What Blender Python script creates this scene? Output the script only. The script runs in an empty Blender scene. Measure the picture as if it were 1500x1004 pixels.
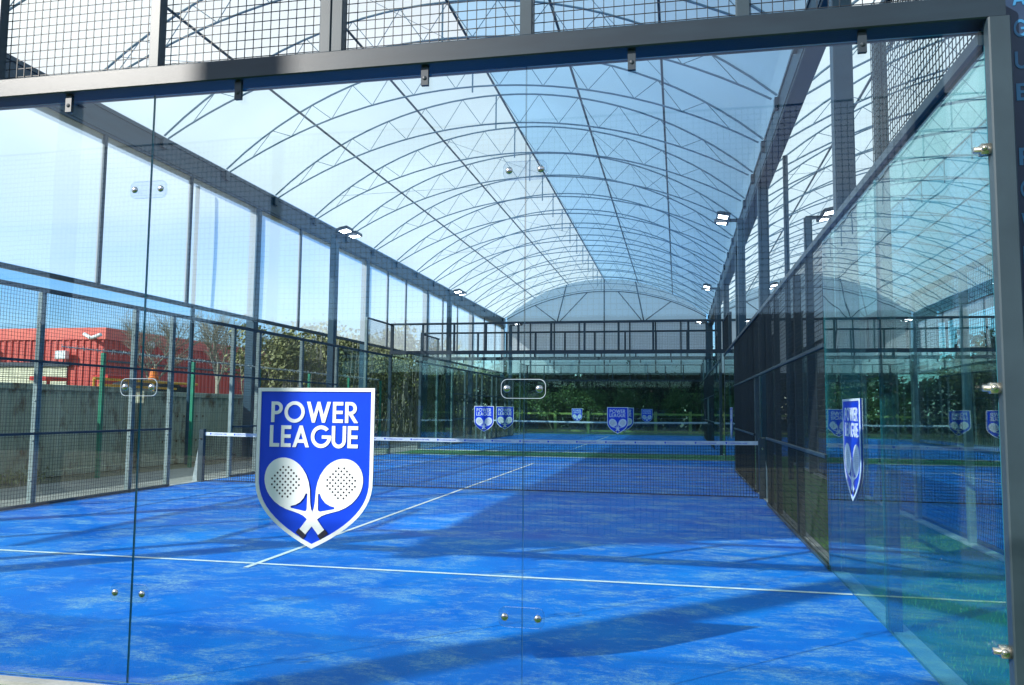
import bpy, math, random
from mathutils import Vector, Matrix
random.seed(7)
sc = bpy.context.scene
C = sc.collection

# ------------------------------------------------------------------ materials
def new_mat(name):
    m = bpy.data.materials.new(name); m.use_nodes = True
    nt = m.node_tree; nt.nodes.clear()
    out = nt.nodes.new('ShaderNodeOutputMaterial')
    return m, nt, out

def lin(r, g, b):
    f = lambda c: (c/255/12.92 if c/255 <= .04045 else ((c/255+.055)/1.055)**2.4)
    return (f(r), f(g), f(b), 1)

def paint(name, c1, c2=None, scale=6, rough=.5, metal=0, bump=0, bscale=60, stretch=(1, 1, 1), detail=4, contrast=(.35, .65), spec=.5):
    m, nt, out = new_mat(name)
    b = nt.nodes.new('ShaderNodeBsdfPrincipled')
    b.inputs['Roughness'].default_value = rough; b.inputs['Metallic'].default_value = metal
    b.inputs['Specular IOR Level'].default_value = spec
    nt.links.new(b.outputs[0], out.inputs[0])
    tc = nt.nodes.new('ShaderNodeTexCoord'); mp = nt.nodes.new('ShaderNodeMapping')
    mp.inputs['Scale'].default_value = stretch
    nt.links.new(tc.outputs['Object'], mp.inputs[0])
    c2 = c2 or tuple(x*.8 for x in c1[:3])
    n = nt.nodes.new('ShaderNodeTexNoise'); n.inputs['Scale'].default_value = scale; n.inputs['Detail'].default_value = detail
    r = nt.nodes.new('ShaderNodeValToRGB')
    r.color_ramp.elements[0].position = contrast[0]; r.color_ramp.elements[1].position = contrast[1]
    r.color_ramp.elements[0].color = tuple(c1[:3])+(1,); r.color_ramp.elements[1].color = tuple(c2[:3])+(1,)
    nt.links.new(mp.outputs[0], n.inputs[0]); nt.links.new(n.outputs[0], r.inputs[0]); nt.links.new(r.outputs[0], b.inputs['Base Color'])
    if bump:
        n2 = nt.nodes.new('ShaderNodeTexNoise'); n2.inputs['Scale'].default_value = bscale; n2.inputs['Detail'].default_value = 3
        bp = nt.nodes.new('ShaderNodeBump'); bp.inputs['Strength'].default_value = bump; bp.inputs['Distance'].default_value = .01
        nt.links.new(mp.outputs[0], n2.inputs[0]); nt.links.new(n2.outputs[0], bp.inputs['Height']); nt.links.new(bp.outputs[0], b.inputs['Normal'])
    return m

def glass(name, tint, f0, rough=0.0, dirt=.0, warp=0, specks=0):
    """thin sheet: see-through tint mixed with a mirror by the viewing angle (the same from either side)"""
    m, nt, out = new_mat(name)
    L = nt.links.new
    tr = nt.nodes.new('ShaderNodeBsdfTransparent'); tr.inputs[0].default_value = tint
    gl = nt.nodes.new('ShaderNodeBsdfGlossy'); gl.inputs['Roughness'].default_value = rough; gl.inputs[0].default_value = (1, 1, 1, 1)
    g = nt.nodes.new('ShaderNodeNewGeometry')
    dp = nt.nodes.new('ShaderNodeVectorMath'); dp.operation = 'DOT_PRODUCT'
    L(g.outputs['Incoming'], dp.inputs[0]); L(g.outputs['True Normal'], dp.inputs[1])
    def mth(op, a, b=None, v=None):
        n = nt.nodes.new('ShaderNodeMath'); n.operation = op
        L(a, n.inputs[0])
        if b is not None: L(b, n.inputs[1])
        if v is not None: n.inputs[1].default_value = v
        return n.outputs[0]
    ab = mth('ABSOLUTE', dp.outputs['Value'])
    om = nt.nodes.new('ShaderNodeMath'); om.operation = 'SUBTRACT'; om.inputs[0].default_value = 1; L(ab, om.inputs[1])
    p5 = mth('POWER', om.outputs[0], v=5)
    f = mth('MULTIPLY', p5, v=1-f0); f = mth('ADD', f, v=f0)
    mx = nt.nodes.new('ShaderNodeMixShader'); L(f, mx.inputs[0]); L(tr.outputs[0], mx.inputs[1]); L(gl.outputs[0], mx.inputs[2])
    if warp:
        tc = nt.nodes.new('ShaderNodeTexCoord'); n2 = nt.nodes.new('ShaderNodeTexNoise'); n2.inputs['Scale'].default_value = 1.6; n2.inputs['Detail'].default_value = 1
        bp = nt.nodes.new('ShaderNodeBump'); bp.inputs['Strength'].default_value = 1; bp.inputs['Distance'].default_value = warp
        L(tc.outputs['Object'], n2.inputs[0]); L(n2.outputs[0], bp.inputs['Height']); L(bp.outputs[0], gl.inputs['Normal'])
    last = mx.outputs[0]
    if dirt:
        df = nt.nodes.new('ShaderNodeBsdfDiffuse'); df.inputs[0].default_value = (.55, .68, .8, 1)
        tc = nt.nodes.new('ShaderNodeTexCoord'); nz = nt.nodes.new('ShaderNodeTexNoise'); nz.inputs['Scale'].default_value = 1.3; nz.inputs['Detail'].default_value = 5
        L(tc.outputs['Object'], nz.inputs[0]); dm = mth('MULTIPLY', nz.outputs[0], v=dirt*2)
        m2 = nt.nodes.new('ShaderNodeMixShader'); L(dm, m2.inputs[0]); L(last, m2.inputs[1]); L(df.outputs[0], m2.inputs[2]); last = m2.outputs[0]
    if specks:     # dried water spots, dust and faint ball marks
        tc = nt.nodes.new('ShaderNodeTexCoord'); v1 = nt.nodes.new('ShaderNodeTexNoise'); v1.inputs['Scale'].default_value = 55; v1.inputs['Detail'].default_value = 2
        v2 = nt.nodes.new('ShaderNodeTexNoise'); v2.inputs['Scale'].default_value = 1.4; v2.inputs['Detail'].default_value = 3
        L(tc.outputs['Object'], v1.inputs[0]); L(tc.outputs['Object'], v2.inputs[0])
        ra = nt.nodes.new('ShaderNodeMapRange'); ra.inputs['From Min'].default_value = .69; ra.inputs['From Max'].default_value = .78; L(v1.outputs[0], ra.inputs[0])
        rb = nt.nodes.new('ShaderNodeMapRange'); rb.inputs['From Min'].default_value = .42; rb.inputs['From Max'].default_value = .62; L(v2.outputs[0], rb.inputs[0])
        sp = mth('MULTIPLY', ra.outputs[0], rb.outputs[0]); sp = mth('MULTIPLY', sp, v=specks)
        dd = nt.nodes.new('ShaderNodeBsdfDiffuse'); dd.inputs[0].default_value = (.75, .8, .82, 1)
        m3 = nt.nodes.new('ShaderNodeMixShader'); L(sp, m3.inputs[0]); L(last, m3.inputs[1]); L(dd.outputs[0], m3.inputs[2]); last = m3.outputs[0]
    L(last, out.inputs[0])
    return m

def membrane(name, col, trans, clear, noise=.06):
    """coated fabric: diffuse + translucent, partly see-through when CLEAR > 0"""
    m, nt, out = new_mat(name); L = nt.links.new
    tc = nt.nodes.new('ShaderNodeTexCoord'); nz = nt.nodes.new('ShaderNodeTexNoise'); nz.inputs['Scale'].default_value = .35; nz.inputs['Detail'].default_value = 6
    L(tc.outputs['Object'], nz.inputs[0])
    r = nt.nodes.new('ShaderNodeValToRGB'); r.color_ramp.elements[0].position = .3; r.color_ramp.elements[1].position = .7
    r.color_ramp.elements[0].color = tuple(c*(1-noise) for c in col)+(1,); r.color_ramp.elements[1].color = tuple(col)+(1,)
    L(nz.outputs[0], r.inputs[0])
    d = nt.nodes.new('ShaderNodeBsdfDiffuse'); t = nt.nodes.new('ShaderNodeBsdfTranslucent')
    L(r.outputs[0], d.inputs[0]); L(r.outputs[0], t.inputs[0])
    mx = nt.nodes.new('ShaderNodeMixShader'); mx.inputs[0].default_value = trans
    L(d.outputs[0], mx.inputs[1]); L(t.outputs[0], mx.inputs[2]); last = mx.outputs[0]
    if clear:
        tr = nt.nodes.new('ShaderNodeBsdfTransparent'); m2 = nt.nodes.new('ShaderNodeMixShader'); m2.inputs[0].default_value = clear
        L(last, m2.inputs[1]); L(tr.outputs[0], m2.inputs[2]); last = m2.outputs[0]
    L(last, out.inputs[0]); return m

def emit(name, c, s):
    m, nt, out = new_mat(name); e = nt.nodes.new('ShaderNodeEmission'); e.inputs[0].default_value = c; e.inputs[1].default_value = s
    nt.links.new(e.outputs[0], out.inputs[0]); return m

def carpet_mat(name, blue, blue2, sand):
    m, nt, out = new_mat(name); L = nt.links.new
    b = nt.nodes.new('ShaderNodeBsdfPrincipled'); b.inputs['Roughness'].default_value = .75; b.inputs['Specular IOR Level'].default_value = .08
    L(b.outputs[0], out.inputs[0])
    tc = nt.nodes.new('ShaderNodeTexCoord')
    def noise(scale, detail, st, rough=.6, dist=0):
        mp = nt.nodes.new('ShaderNodeMapping'); mp.inputs['Scale'].default_value = st; L(tc.outputs['Object'], mp.inputs[0])
        n = nt.nodes.new('ShaderNodeTexNoise'); n.inputs['Scale'].default_value = scale; n.inputs['Detail'].default_value = detail; n.inputs['Roughness'].default_value = rough; n.inputs['Distortion'].default_value = dist
        L(mp.outputs[0], n.inputs[0]); return n.outputs[0]
    def ramp(src, a, bb, c0=(0, 0, 0, 1), c1=(1, 1, 1, 1)):
        r = nt.nodes.new('ShaderNodeValToRGB'); r.color_ramp.elements[0].position = a; r.color_ramp.elements[1].position = bb
        r.color_ramp.elements[0].color = c0; r.color_ramp.elements[1].color = c1; L(src, r.inputs[0]); return r.outputs[0]
    base = ramp(noise(1.3, 6, (1, .8, 1)), .35, .68, blue, blue2)
    n1 = noise(2.3, 12, (.7, 1.2, 1), .82, .25); n2 = noise(45, 3, (1, 1, 1), .8)
    mask = ramp(n1, .49, .67); fine = ramp(n2, .3, .7)
    mul = nt.nodes.new('ShaderNodeMath'); mul.operation = 'MULTIPLY'; L(mask, mul.inputs[0]); L(fine, mul.inputs[1])
    mu2 = nt.nodes.new('ShaderNodeMath'); mu2.operation = 'MULTIPLY'; L(mul.outputs[0], mu2.inputs[0]); mu2.inputs[1].default_value = 1.35
    mx = nt.nodes.new('ShaderNodeMixRGB'); L(mu2.outputs[0], mx.inputs[0]); L(base, mx.inputs[1]); mx.inputs[2].default_value = sand
    sp = ramp(noise(160, 2, (1, 1, 1), .8), .25, .75, (.72, .72, .72, 1), (1.2, 1.2, 1.2, 1))
    m3 = nt.nodes.new('ShaderNodeMixRGB'); m3.blend_type = 'MULTIPLY'; m3.inputs[0].default_value = 1; L(mx.outputs[0], m3.inputs[1]); L(sp, m3.inputs[2])
    L(m3.outputs[0], b.inputs['Base Color'])
    bp = nt.nodes.new('ShaderNodeBump'); bp.inputs['Strength'].default_value = .35; bp.inputs['Distance'].default_value = .01
    L(n2, bp.inputs['Height']); L(bp.outputs[0], b.inputs['Normal'])
    return m

def ribs(name, c1, c2, freq, axis='X', rust=None, rough=.5):
    """wave-ribbed sheet metal with optional rust blotches"""
    m, nt, out = new_mat(name); L = nt.links.new
    b = nt.nodes.new('ShaderNodeBsdfPrincipled'); b.inputs['Roughness'].default_value = rough; L(b.outputs[0], out.inputs[0])
    tc = nt.nodes.new('ShaderNodeTexCoord')
    n = nt.nodes.new('ShaderNodeTexNoise'); n.inputs['Scale'].default_value = 1.5; n.inputs['Detail'].default_value = 7
    mp = nt.nodes.new('ShaderNodeMapping'); mp.inputs['Scale'].default_value = (2, 2, .35); L(tc.outputs['Object'], mp.inputs[0]); L(mp.outputs[0], n.inputs[0])
    r = nt.nodes.new('ShaderNodeValToRGB'); r.color_ramp.elements[0].position = .3; r.color_ramp.elements[1].position = .7
    r.color_ramp.elements[0].color = c1; r.color_ramp.elements[1].color = c2; L(n.outputs[0], r.inputs[0]); last = r.outputs[0]
    if rust:
        n2 = nt.nodes.new('ShaderNodeTexNoise'); n2.inputs['Scale'].default_value = 2.3; n2.inputs['Detail'].default_value = 9; n2.inputs['Roughness'].default_value = .7
        m2p = nt.nodes.new('ShaderNodeMapping'); m2p.inputs['Scale'].default_value = (1, 1, .6); L(tc.outputs['Object'], m2p.inputs[0]); L(m2p.outputs[0], n2.inputs[0])
        r2 = nt.nodes.new('ShaderNodeValToRGB'); r2.color_ramp.elements[0].position = .52; r2.color_ramp.elements[1].position = .64; L(n2.outputs[0], r2.inputs[0])
        mx = nt.nodes.new('ShaderNodeMixRGB'); L(r2.outputs[0], mx.inputs[0]); L(last, mx.inputs[1]); mx.inputs[2].default_value = rust; last = mx.outputs[0]
    L(last, b.inputs['Base Color'])
    if freq:
        w = nt.nodes.new('ShaderNodeTexWave'); w.bands_direction = axis; w.inputs['Scale'].default_value = freq
        L(tc.outputs['Object'], w.inputs[0])
        bp = nt.nodes.new('ShaderNodeBump'); bp.inputs['Strength'].default_value = .8; bp.inputs['Distance'].default_value = .03
        L(w.outputs['Fac'], bp.inputs['Height']); L(bp.outputs[0], b.inputs['Normal'])
    return m

M = {}
M['frame'] = paint('frame paint', (.022, .042, .06), (.016, .032, .048), 5, .38, 0, .05, 200)
M['post'] = paint('post paint', (.032, .055, .072), (.024, .042, .056), 4, .42, 0, .05, 200)
M['litpost'] = paint('sunlit pale post', (.25, .31, .30), (.17, .22, .22), 7, .45, .1, .1, 120)  # paler copy of the post paint, standing in for sun on the posts
M['ball'] = paint('ball felt', (.45, .62, .05), (.38, .55, .04), 9, .9)
M['dark'] = paint('dark steel', (.03, .045, .06), (.02, .032, .045), 4, .45)
M['beam'] = paint('beam paint', (.012, .026, .040), (.009, .019, .030), 3, .40, 0, .08, 90, (1, 1, 6))
M['wire'] = paint('wire', (.010, .015, .02), (.016, .022, .028), 3, .5)
M['net'] = paint('net cord', (.008, .01, .018), (.012, .014, .02), 3, .8)
M['tape'] = paint('net tape', (.78, .8, .84), (.62, .65, .72), 8, .6)
M['navy'] = paint('navy steel', (.012, .03, .075), (.02, .045, .1), 3, .4)
M['galv'] = paint('galvanised steel', (.42, .47, .47), (.3, .34, .35), 14, .42, .35, .1, 120)
M['steel'] = paint('polished steel', (.6, .6, .6), (.5, .5, .5), 20, .18, 1)
M['brass'] = paint('worn clamp metal', (.75, .7, .58), (.5, .46, .38), 30, .25, .9)
M['glass'] = glass('court glass', (.87, .95, .98, 1), .044, 0, 0, .0010, .05)
M['sideglass'] = glass('side glass', (.68, .92, .90, 1), .07, 0, 0, .0009, .30)
M['farglass'] = glass('far glass', (.86, .95, .945, 1), .04)
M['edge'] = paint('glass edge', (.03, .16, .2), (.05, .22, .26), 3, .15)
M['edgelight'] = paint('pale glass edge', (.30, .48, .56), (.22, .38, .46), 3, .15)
M['plate'] = glass('clear plate', (.93, .95, .97, 1), .035)
M['platerim'] = paint('plate rim', (.42, .5, .58), (.3, .38, .46), 5, .15)
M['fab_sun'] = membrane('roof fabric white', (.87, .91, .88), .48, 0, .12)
M['fab_shade'] = membrane('roof fabric shade blue', (.50, .73, .87), .50, 0, .12)  # blue tint paints in the shade of the half turned from the sun
M['gable'] = membrane('gable fabric', (.80, .92, .97), .66, 0)
M['screen'] = membrane('side screen film', (.95, .94, .95), .86, .60)
M['endscreen'] = membrane('end screen film', (.95, .96, .97), .62, .0)
M['carpet'] = carpet_mat('blue carpet', (.001, .135, .60, 1), (.002, .215, .71, 1), (.36, .56, .58, 1))
M['line'] = paint('white line', (.85, .87, .86), (.7, .74, .74), 12, .8, 0, .3, 80)
M['turf'] = paint('green turf', (.022, .13, .018), (.045, .19, .03), 3, .9, 0, .5, 150)
M['ground'] = paint('rough ground', (.11, .12, .06), (.17, .15, .09), .4, .95, 0, .4, 12)
M['paving'] = paint('grey paving', (.20, .21, .19), (.28, .28, .25), 1.2, .9, 0, .3, 60)
M['kerb'] = paint('concrete kerb', (.5, .5, .47), (.38, .39, .37), 5, .85, 0, .3, 60)
M['grass'] = paint('grass blades', (.10, .27, .015), (.18, .34, .04), 2, .7)
M['bluep'] = paint('sign blue', (.003, .045, .62), (.004, .06, .70), 2, .28)
M['whitep'] = paint('sign white', (.84, .87, .9), (.74, .8, .84), 2, .3)
M['blackp'] = paint('sign dark', (.015, .012, .03), (.02, .02, .04), 2, .4)
M['palep'] = paint('faded lettering', (.035, .2, .42), (.03, .16, .34), 6, .4)
M['red'] = ribs('red cladding', (.50, .05, .035, 1), (.62, .09, .055, 1), 0)
M['redtrim'] = paint('red trim', (.74, .14, .09), (.66, .1, .07), 2, .5)
M['cream'] = paint('cream shutter', (.66, .62, .45), (.55, .53, .38), 2, .6)
M['container'] = ribs('container paint', (.36, .38, .26, 1), (.52, .52, .37, 1), 0, rust=(.16, .095, .04, 1), rough=.65)
M['greenp'] = paint('green post', (.01, .19, .10), (.015, .24, .13), 3, .4)
M['white'] = paint('white housing', (.8, .8, .78), (.7, .7, .68), 4, .4)
M['orange'] = paint('orange beacon', (.85, .18, .01), (.9, .25, .02), 4, .3)
M['yellow'] = paint('machine yellow', (.75, .42, .04), (.6, .32, .03), 4, .4)
M['redv'] = paint('red machine', (.6, .02, .01), (.5, .02, .01), 4, .4)
M['tyre'] = paint('tyre', (.015, .015, .015), (.025, .025, .025), 4, .85)
M['timber'] = paint('pale treated timber', (.46, .48, .13), (.38, .39, .12), 3, .85, 0, .3, 40, (1, 1, 5))
M['brown'] = ribs('brown boards', (.20, .10, .045, 1), (.13, .07, .035, 1), 3.5, 'X', rough=.85)
M['felt'] = paint('roof felt', (.05, .05, .05), (.08, .08, .075), 3, .9)
M['bark'] = paint('bark', (.16, .13, .09), (.09, .08, .06), 6, .9, 0, .5, 30, (1, 1, .3))
M['palebark'] = paint('pale bark', (.34, .32, .25), (.2, .19, .14), 6, .9, 0, .5, 30, (1, 1, .3))
M['leafd'] = paint('dark leaves', (.010, .030, .009), (.028, .055, .016), 2.5, .6)
M['leafm'] = paint('ivy leaves', (.07, .12, .025), (.14, .18, .05), 2.5, .6)
M['leafl'] = paint('olive leaves', (.15, .16, .05), (.28, .28, .11), 2.5, .6)
M['lamp'] = emit('lit lamp', (1, .97, 1, 1), 14)
M['clad'] = ribs('dark cladding', (.035, .045, .04, 1), (.05, .06, .05, 1), 4, 'X')
M['glasswin'] = paint('dark window', (.02, .03, .035), (.04, .05, .05), 1, .1)

# ------------------------------------------------------------------ mesh helpers
class MB:
    def __init__(s): s.v = []; s.f = []; s.m = []
    def add(s, vs, fs, mi=0):
        o = len(s.v); s.v += [tuple(v) for v in vs]; s.f += [tuple(i+o for i in f) for f in fs]; s.m += [mi]*len(fs); return s
    def box(s, x0, x1, y0, y1, z0, z1, mi=0):
        vs = [(x0, y0, z0), (x1, y0, z0), (x1, y1, z0), (x0, y1, z0), (x0, y0, z1), (x1, y0, z1), (x1, y1, z1), (x0, y1, z1)]
        return s.add(vs, [(0, 3, 2, 1), (4, 5, 6, 7), (0, 1, 5, 4), (1, 2, 6, 5), (2, 3, 7, 6), (3, 0, 4, 7)], mi)
    def bbox(s, x0, x1, y0, y1, z0, z1, b=.004, mi=0):
        """box with chamfered edges along its longest axis"""
        d = (x1-x0, y1-y0, z1-z0); ax = d.index(max(d)); o = [i for i in range(3) if i != ax]
        lo = (x0, y0, z0); hi = (x1, y1, z1); a0, a1 = lo[o[0]], hi[o[0]]; b0, b1 = lo[o[1]], hi[o[1]]
        ring = [(a0+b, b0), (a1-b, b0), (a1, b0+b), (a1, b1-b), (a1-b, b1), (a0+b, b1), (a0, b1-b), (a0, b0+b)]
        vs = []
        for t in (lo[ax], hi[ax]):
            for p in ring:
                v = [0, 0, 0]; v[ax] = t; v[o[0]] = p[0]; v[o[1]] = p[1]; vs.append(tuple(v))
        fs = [(i, (i+1) % 8, (i+1) % 8+8, i+8) for i in range(8)]+[tuple(range(7, -1, -1)), tuple(range(8, 16))]
        if ax == 1: fs = [tuple(reversed(f)) for f in fs]
        return s.add(vs, fs, mi)
    def rod(s, p, q, r, n=4, r2=None, caps=True, mi=0):
        p = Vector(p); q = Vector(q); d = (q-p)
        if d.length < 1e-6: return s
        d.normalize(); u = d.orthogonal().normalized() if abs(d.z) < .99 else Vector((1, 0, 0)); 
        if abs(d.z) < .99: u = Vector((0, 0, 1)).cross(d).normalized()
        w = d.cross(u); r2 = r if r2 is None else r2; vs = []
        for c, rr in ((p, r), (q, r2)):
            for i in range(n):
                a = 2*math.pi*(i+.5)/n; vs.append(c+u*(rr*math.cos(a))+w*(rr*math.sin(a)))
        fs = [(i, (i+1) % n, (i+1) % n+n, i+n) for i in range(n)]
        if caps: fs += [tuple(range(n-1, -1, -1)), tuple(range(n, 2*n))]
        return s.add(vs, fs, mi)
    def wiregrid(s, plane, c, a0, a1, z0, z1, sp=.05, t=.0025, az=None):
        """welded mesh: vertical wires then horizontal wires. plane 'Y': wires in the plane y=c, a is x"""
        def P(a, off, z): return (a, c+off, z) if plane == 'Y' else (c+off, a, z)
        n = max(1, round((a1-a0)/sp)); sa = (a1-a0)/n
        for i in range(n+1): s.rod(P(a0+i*sa, -t, z0), P(a0+i*sa, -t, z1), t*1.2, 4, caps=False)
        n = max(1, round((z1-z0)/sp)); sz = (z1-z0)/n
        for i in range(n+1): s.rod(P(a0, t, z0+i*sz), P(a1, t, z0+i*sz), t*1.2, 4, caps=False)
        return s
    def sphere(s, c, r, n=8, k=6, sc_=(1, 1, 1), mi=0):
        vs = []; fs = []
        for j in range(1, k):
            th = math.pi*j/k
            for i in range(n):
                a = 2*math.pi*i/n; vs.append((c[0]+r*sc_[0]*math.sin(th)*math.cos(a), c[1]+r*sc_[1]*math.sin(th)*math.sin(a), c[2]+r*sc_[2]*math.cos(th)))
        t = len(vs); vs += [(c[0], c[1], c[2]+r*sc_[2]), (c[0], c[1], c[2]-r*sc_[2])]
        for j in range(k-2):
            for i in range(n): fs.append((j*n+i, (j+1)*n+i, (j+1)*n+(i+1) % n, j*n+(i+1) % n))
        for i in range(n): fs.append((t, i, (i+1) % n)); fs.append((t+1, (k-2)*n+(i+1) % n, (k-2)*n+i))
        return s.add(vs, fs, mi)
    def build(s, name, mat, parent=None, smooth=False):
        me = bpy.data.meshes.new(name); me.from_pydata(s.v, [], s.f)
        mats = mat if isinstance(mat, (list, tuple)) else [mat]
        for m in mats: me.materials.append(M[m] if isinstance(m, str) else m)
        for i, p in enumerate(me.polygons): p.material_index = s.m[i]; p.use_smooth = smooth
        me.update()
        o = bpy.data.objects.new(name, me); C.objects.link(o)
        if parent is not None: o.parent = parent
        return o

def tag(o, label=None, cat=None, group=None, kind=None):
    if label: o['label'] = label
    if cat: o['category'] = cat
    if group: o['group'] = group
    if kind: o['kind'] = kind
    return o
def empty(name, loc=(0, 0, 0), label=None, cat=None, group=None, rz=0):
    o = bpy.data.objects.new(name, None); C.objects.link(o); o.location = loc; o.rotation_euler = (0, 0, rz)
    o.empty_display_size = .2
    return tag(o, label, cat, group)
def copy_tree(o, parent=None):
    kids = [c for c in list(bpy.data.objects) if c.parent == o]
    c = o.copy(); C.objects.link(c); c.parent = parent
    for k in kids: copy_tree(k, c)
    return c
def struct(mb, name, mat): return tag(mb.build(name, mat), kind='structure')

def curve_mesh(name, loops, depth, mat, parent, xf):
    """filled 2-D outlines (even-odd) given a small thickness; xf maps (x, y, d) to 3-D"""
    cu = bpy.data.curves.new('outline', 'CURVE'); cu.dimensions = '2D'; cu.fill_mode = 'BOTH'; cu.extrude = depth/2
    for lp in loops:
        sp = cu.splines.new('POLY'); sp.points.add(len(lp)-1)
        for i, p in enumerate(lp): sp.points[i].co = (p[0], p[1], 0, 1)
        sp.use_cyclic_u = True
    ob = bpy.data.objects.new('outline', cu); C.objects.link(ob)
    dg = bpy.context.evaluated_depsgraph_get(); dg.update()
    me = bpy.data.meshes.new_from_object(ob.evaluated_get(dg))
    bpy.data.objects.remove(ob); bpy.data.curves.remove(cu)
    for v in me.vertices: v.co = xf(v.co.x, v.co.y, v.co.z)
    me.materials.clear(); me.materials.append(M[mat]); me.name = name
    me.update()
    o = bpy.data.objects.new(name, me); C.objects.link(o); o.parent = parent
    return o

# ------------------------------------------------------------------ lettering (own outlines)
def arc(cx, cy, rx, ry, a0, a1, n=14):
    return [(cx+rx*math.cos(math.radians(a0+(a1-a0)*i/n)), cy+ry*math.sin(math.radians(a0+(a1-a0)*i/n))) for i in range(n+1)]
S_ = .17
def letter(ch):
    if ch == 'L': return .50, [[(0, 0), (.5, 0), (.5, S_), (S_, S_), (S_, 1), (0, 1)]]
    if ch == 'E': return .52, [[(0, 0), (.52, 0), (.52, S_), (S_, S_), (S_, .42), (.5, .42), (.5, .58), (S_, .58), (S_, 1-S_), (.52, 1-S_), (.52, 1), (0, 1)]]
    if ch == 'O': return 1.04, [arc(.52, .5, .52, .52, 0, 352, 30), arc(.52, .5, .35, .35, 0, 352, 30)]
    if ch == 'P': return .58, [[(0, 0), (S_, 0), (S_, .38)]+arc(.27, .69, .31, .31, -90, 90)+[(0, 1)], [(S_, .54)]+arc(.26, .69, .15, .15, -90, 90)+[(S_, .84)]]
    if ch == 'R': return .66, [[(0, 0), (S_, 0), (S_, .38), (.20, .38), (.46, 0), (.66, 0), (.385, .405)]+arc(.27, .69, .31, .31, -62, 90)+[(0, 1)], [(S_, .54)]+arc(.26, .69, .15, .15, -90, 90)+[(S_, .84)]]
    if ch == 'W': return 1.22, [[(0, 1), (.18, 1), (.36, .36), (.54, 1), (.68, 1), (.86, .36), (1.04, 1), (1.22, 1), (.94, 0), (.79, 0), (.61, .66), (.43, 0), (.28, 0)]]
    if ch == 'A': return .86, [[(0, 0), (.18, 0), (.26, .20), (.60, .20), (.68, 0), (.86, 0), (.51, 1), (.35, 1)], [(.32, .36), (.54, .36), (.43, .68)]]
    if ch == 'U': return .72, [[(0, 1), (0, .34)]+arc(.36, .34, .36, .36, 180, 360)+[(.72, 1), (.55, 1), (.55, .34)]+arc(.36, .34, .19, .19, 360, 180)+[(S_, 1)]]
    if ch == 'G': return .98, [arc(.52, .5, .52, .52, 42, 360-4, 26)+[(1.02, .56), (.56, .56), (.56, .41), (.83, .41)]+arc(.52, .5, .345, .345, 340, 46, 22)]
    if ch == 'D': return .72, [[(0, 0)]+arc(.26, .5, .46, .5, -90, 90)+[(0, 1)], [(S_, S_)]+arc(.26, .5, .29, .33, -90, 90)+[(S_, 1-S_)]]
    return .3, []
def word(txt, x0, y0, h, gap=.11, width=None):
    loops = []; x = 0
    for ch in txt:
        w, ls = letter(ch)
        for l in ls: loops.append([(x+px, py) for px, py in l])
        x += w+gap
    x -= gap; k = (width/(x*h)) if width else 1
    return [[(x0+px*h*k, y0+py*h) for px, py in l] for l in loops]

# ------------------------------------------------------------------ camera
cam = bpy.data.cameras.new('camera'); co = bpy.data.objects.new('camera', cam); C.objects.link(co)
Cp = Vector((-1.30105717, -3.66776388, 1.39465666)); ya, pi_, ro = .203818440, .0830122426, .00949875565
f = Vector((-math.sin(ya)*math.cos(pi_), math.cos(ya)*math.cos(pi_), math.sin(pi_))); rt = Vector((math.cos(ya), math.sin(ya), 0)); up = rt.cross(f)
r2 = rt*math.cos(ro)+up*math.sin(ro); u2 = -rt*math.sin(ro)+up*math.cos(ro)
co.matrix_world = Matrix(((r2.x, u2.x, -f.x, Cp.x), (r2.y, u2.y, -f.y, Cp.y), (r2.z, u2.z, -f.z, Cp.z), (0, 0, 0, 1)))
cam.sensor_width = 36; cam.sensor_fit = 'HORIZONTAL'; cam.lens = 1178.8/1500*36; cam.clip_end = 1500; cam.clip_start = .02
sc.camera = co

# ------------------------------------------------------------------ light and sky
EL = math.radians(28.5); AZ = (-.7071, -.7071)
sun = bpy.data.lights.new('sun', 'SUN'); so = bpy.data.objects.new('sun', sun); C.objects.link(so)
sd = Vector((AZ[0]*math.cos(EL), AZ[1]*math.cos(EL), math.sin(EL))).normalized()
so.rotation_euler = sd.to_track_quat('Z', 'Y').to_euler(); so.location = sd*60
sun.energy = 5; sun.angle = math.radians(.5); sun.color = (1, .955, .88)
w = bpy.data.worlds.new('World'); sc.world = w; w.use_nodes = True; nt = w.node_tree; nt.nodes.clear()
wo = nt.nodes.new('ShaderNodeOutputWorld'); bg = nt.nodes.new('ShaderNodeBackground'); sky = nt.nodes.new('ShaderNodeTexSky')
sky.sky_type = 'NISHITA'; sky.sun_disc = False; sky.sun_elevation = EL; sky.sun_rotation = math.atan2(AZ[0], AZ[1])
sky.altitude = 50; sky.air_density = 1.1; sky.dust_density = .2; sky.ozone_density = 3
hs_ = nt.nodes.new('ShaderNodeHueSaturation'); hs_.inputs['Saturation'].default_value = 1.3
tint = nt.nodes.new('ShaderNodeMixRGB'); tint.blend_type = 'MULTIPLY'; tint.inputs[0].default_value = 1; tint.inputs[2].default_value = (.88, .95, 1.14, 1); nt.links.new(sky.outputs[0], tint.inputs[1]); nt.links.new(tint.outputs[0], hs_.inputs['Color'])
bg.inputs[1].default_value = .13
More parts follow.
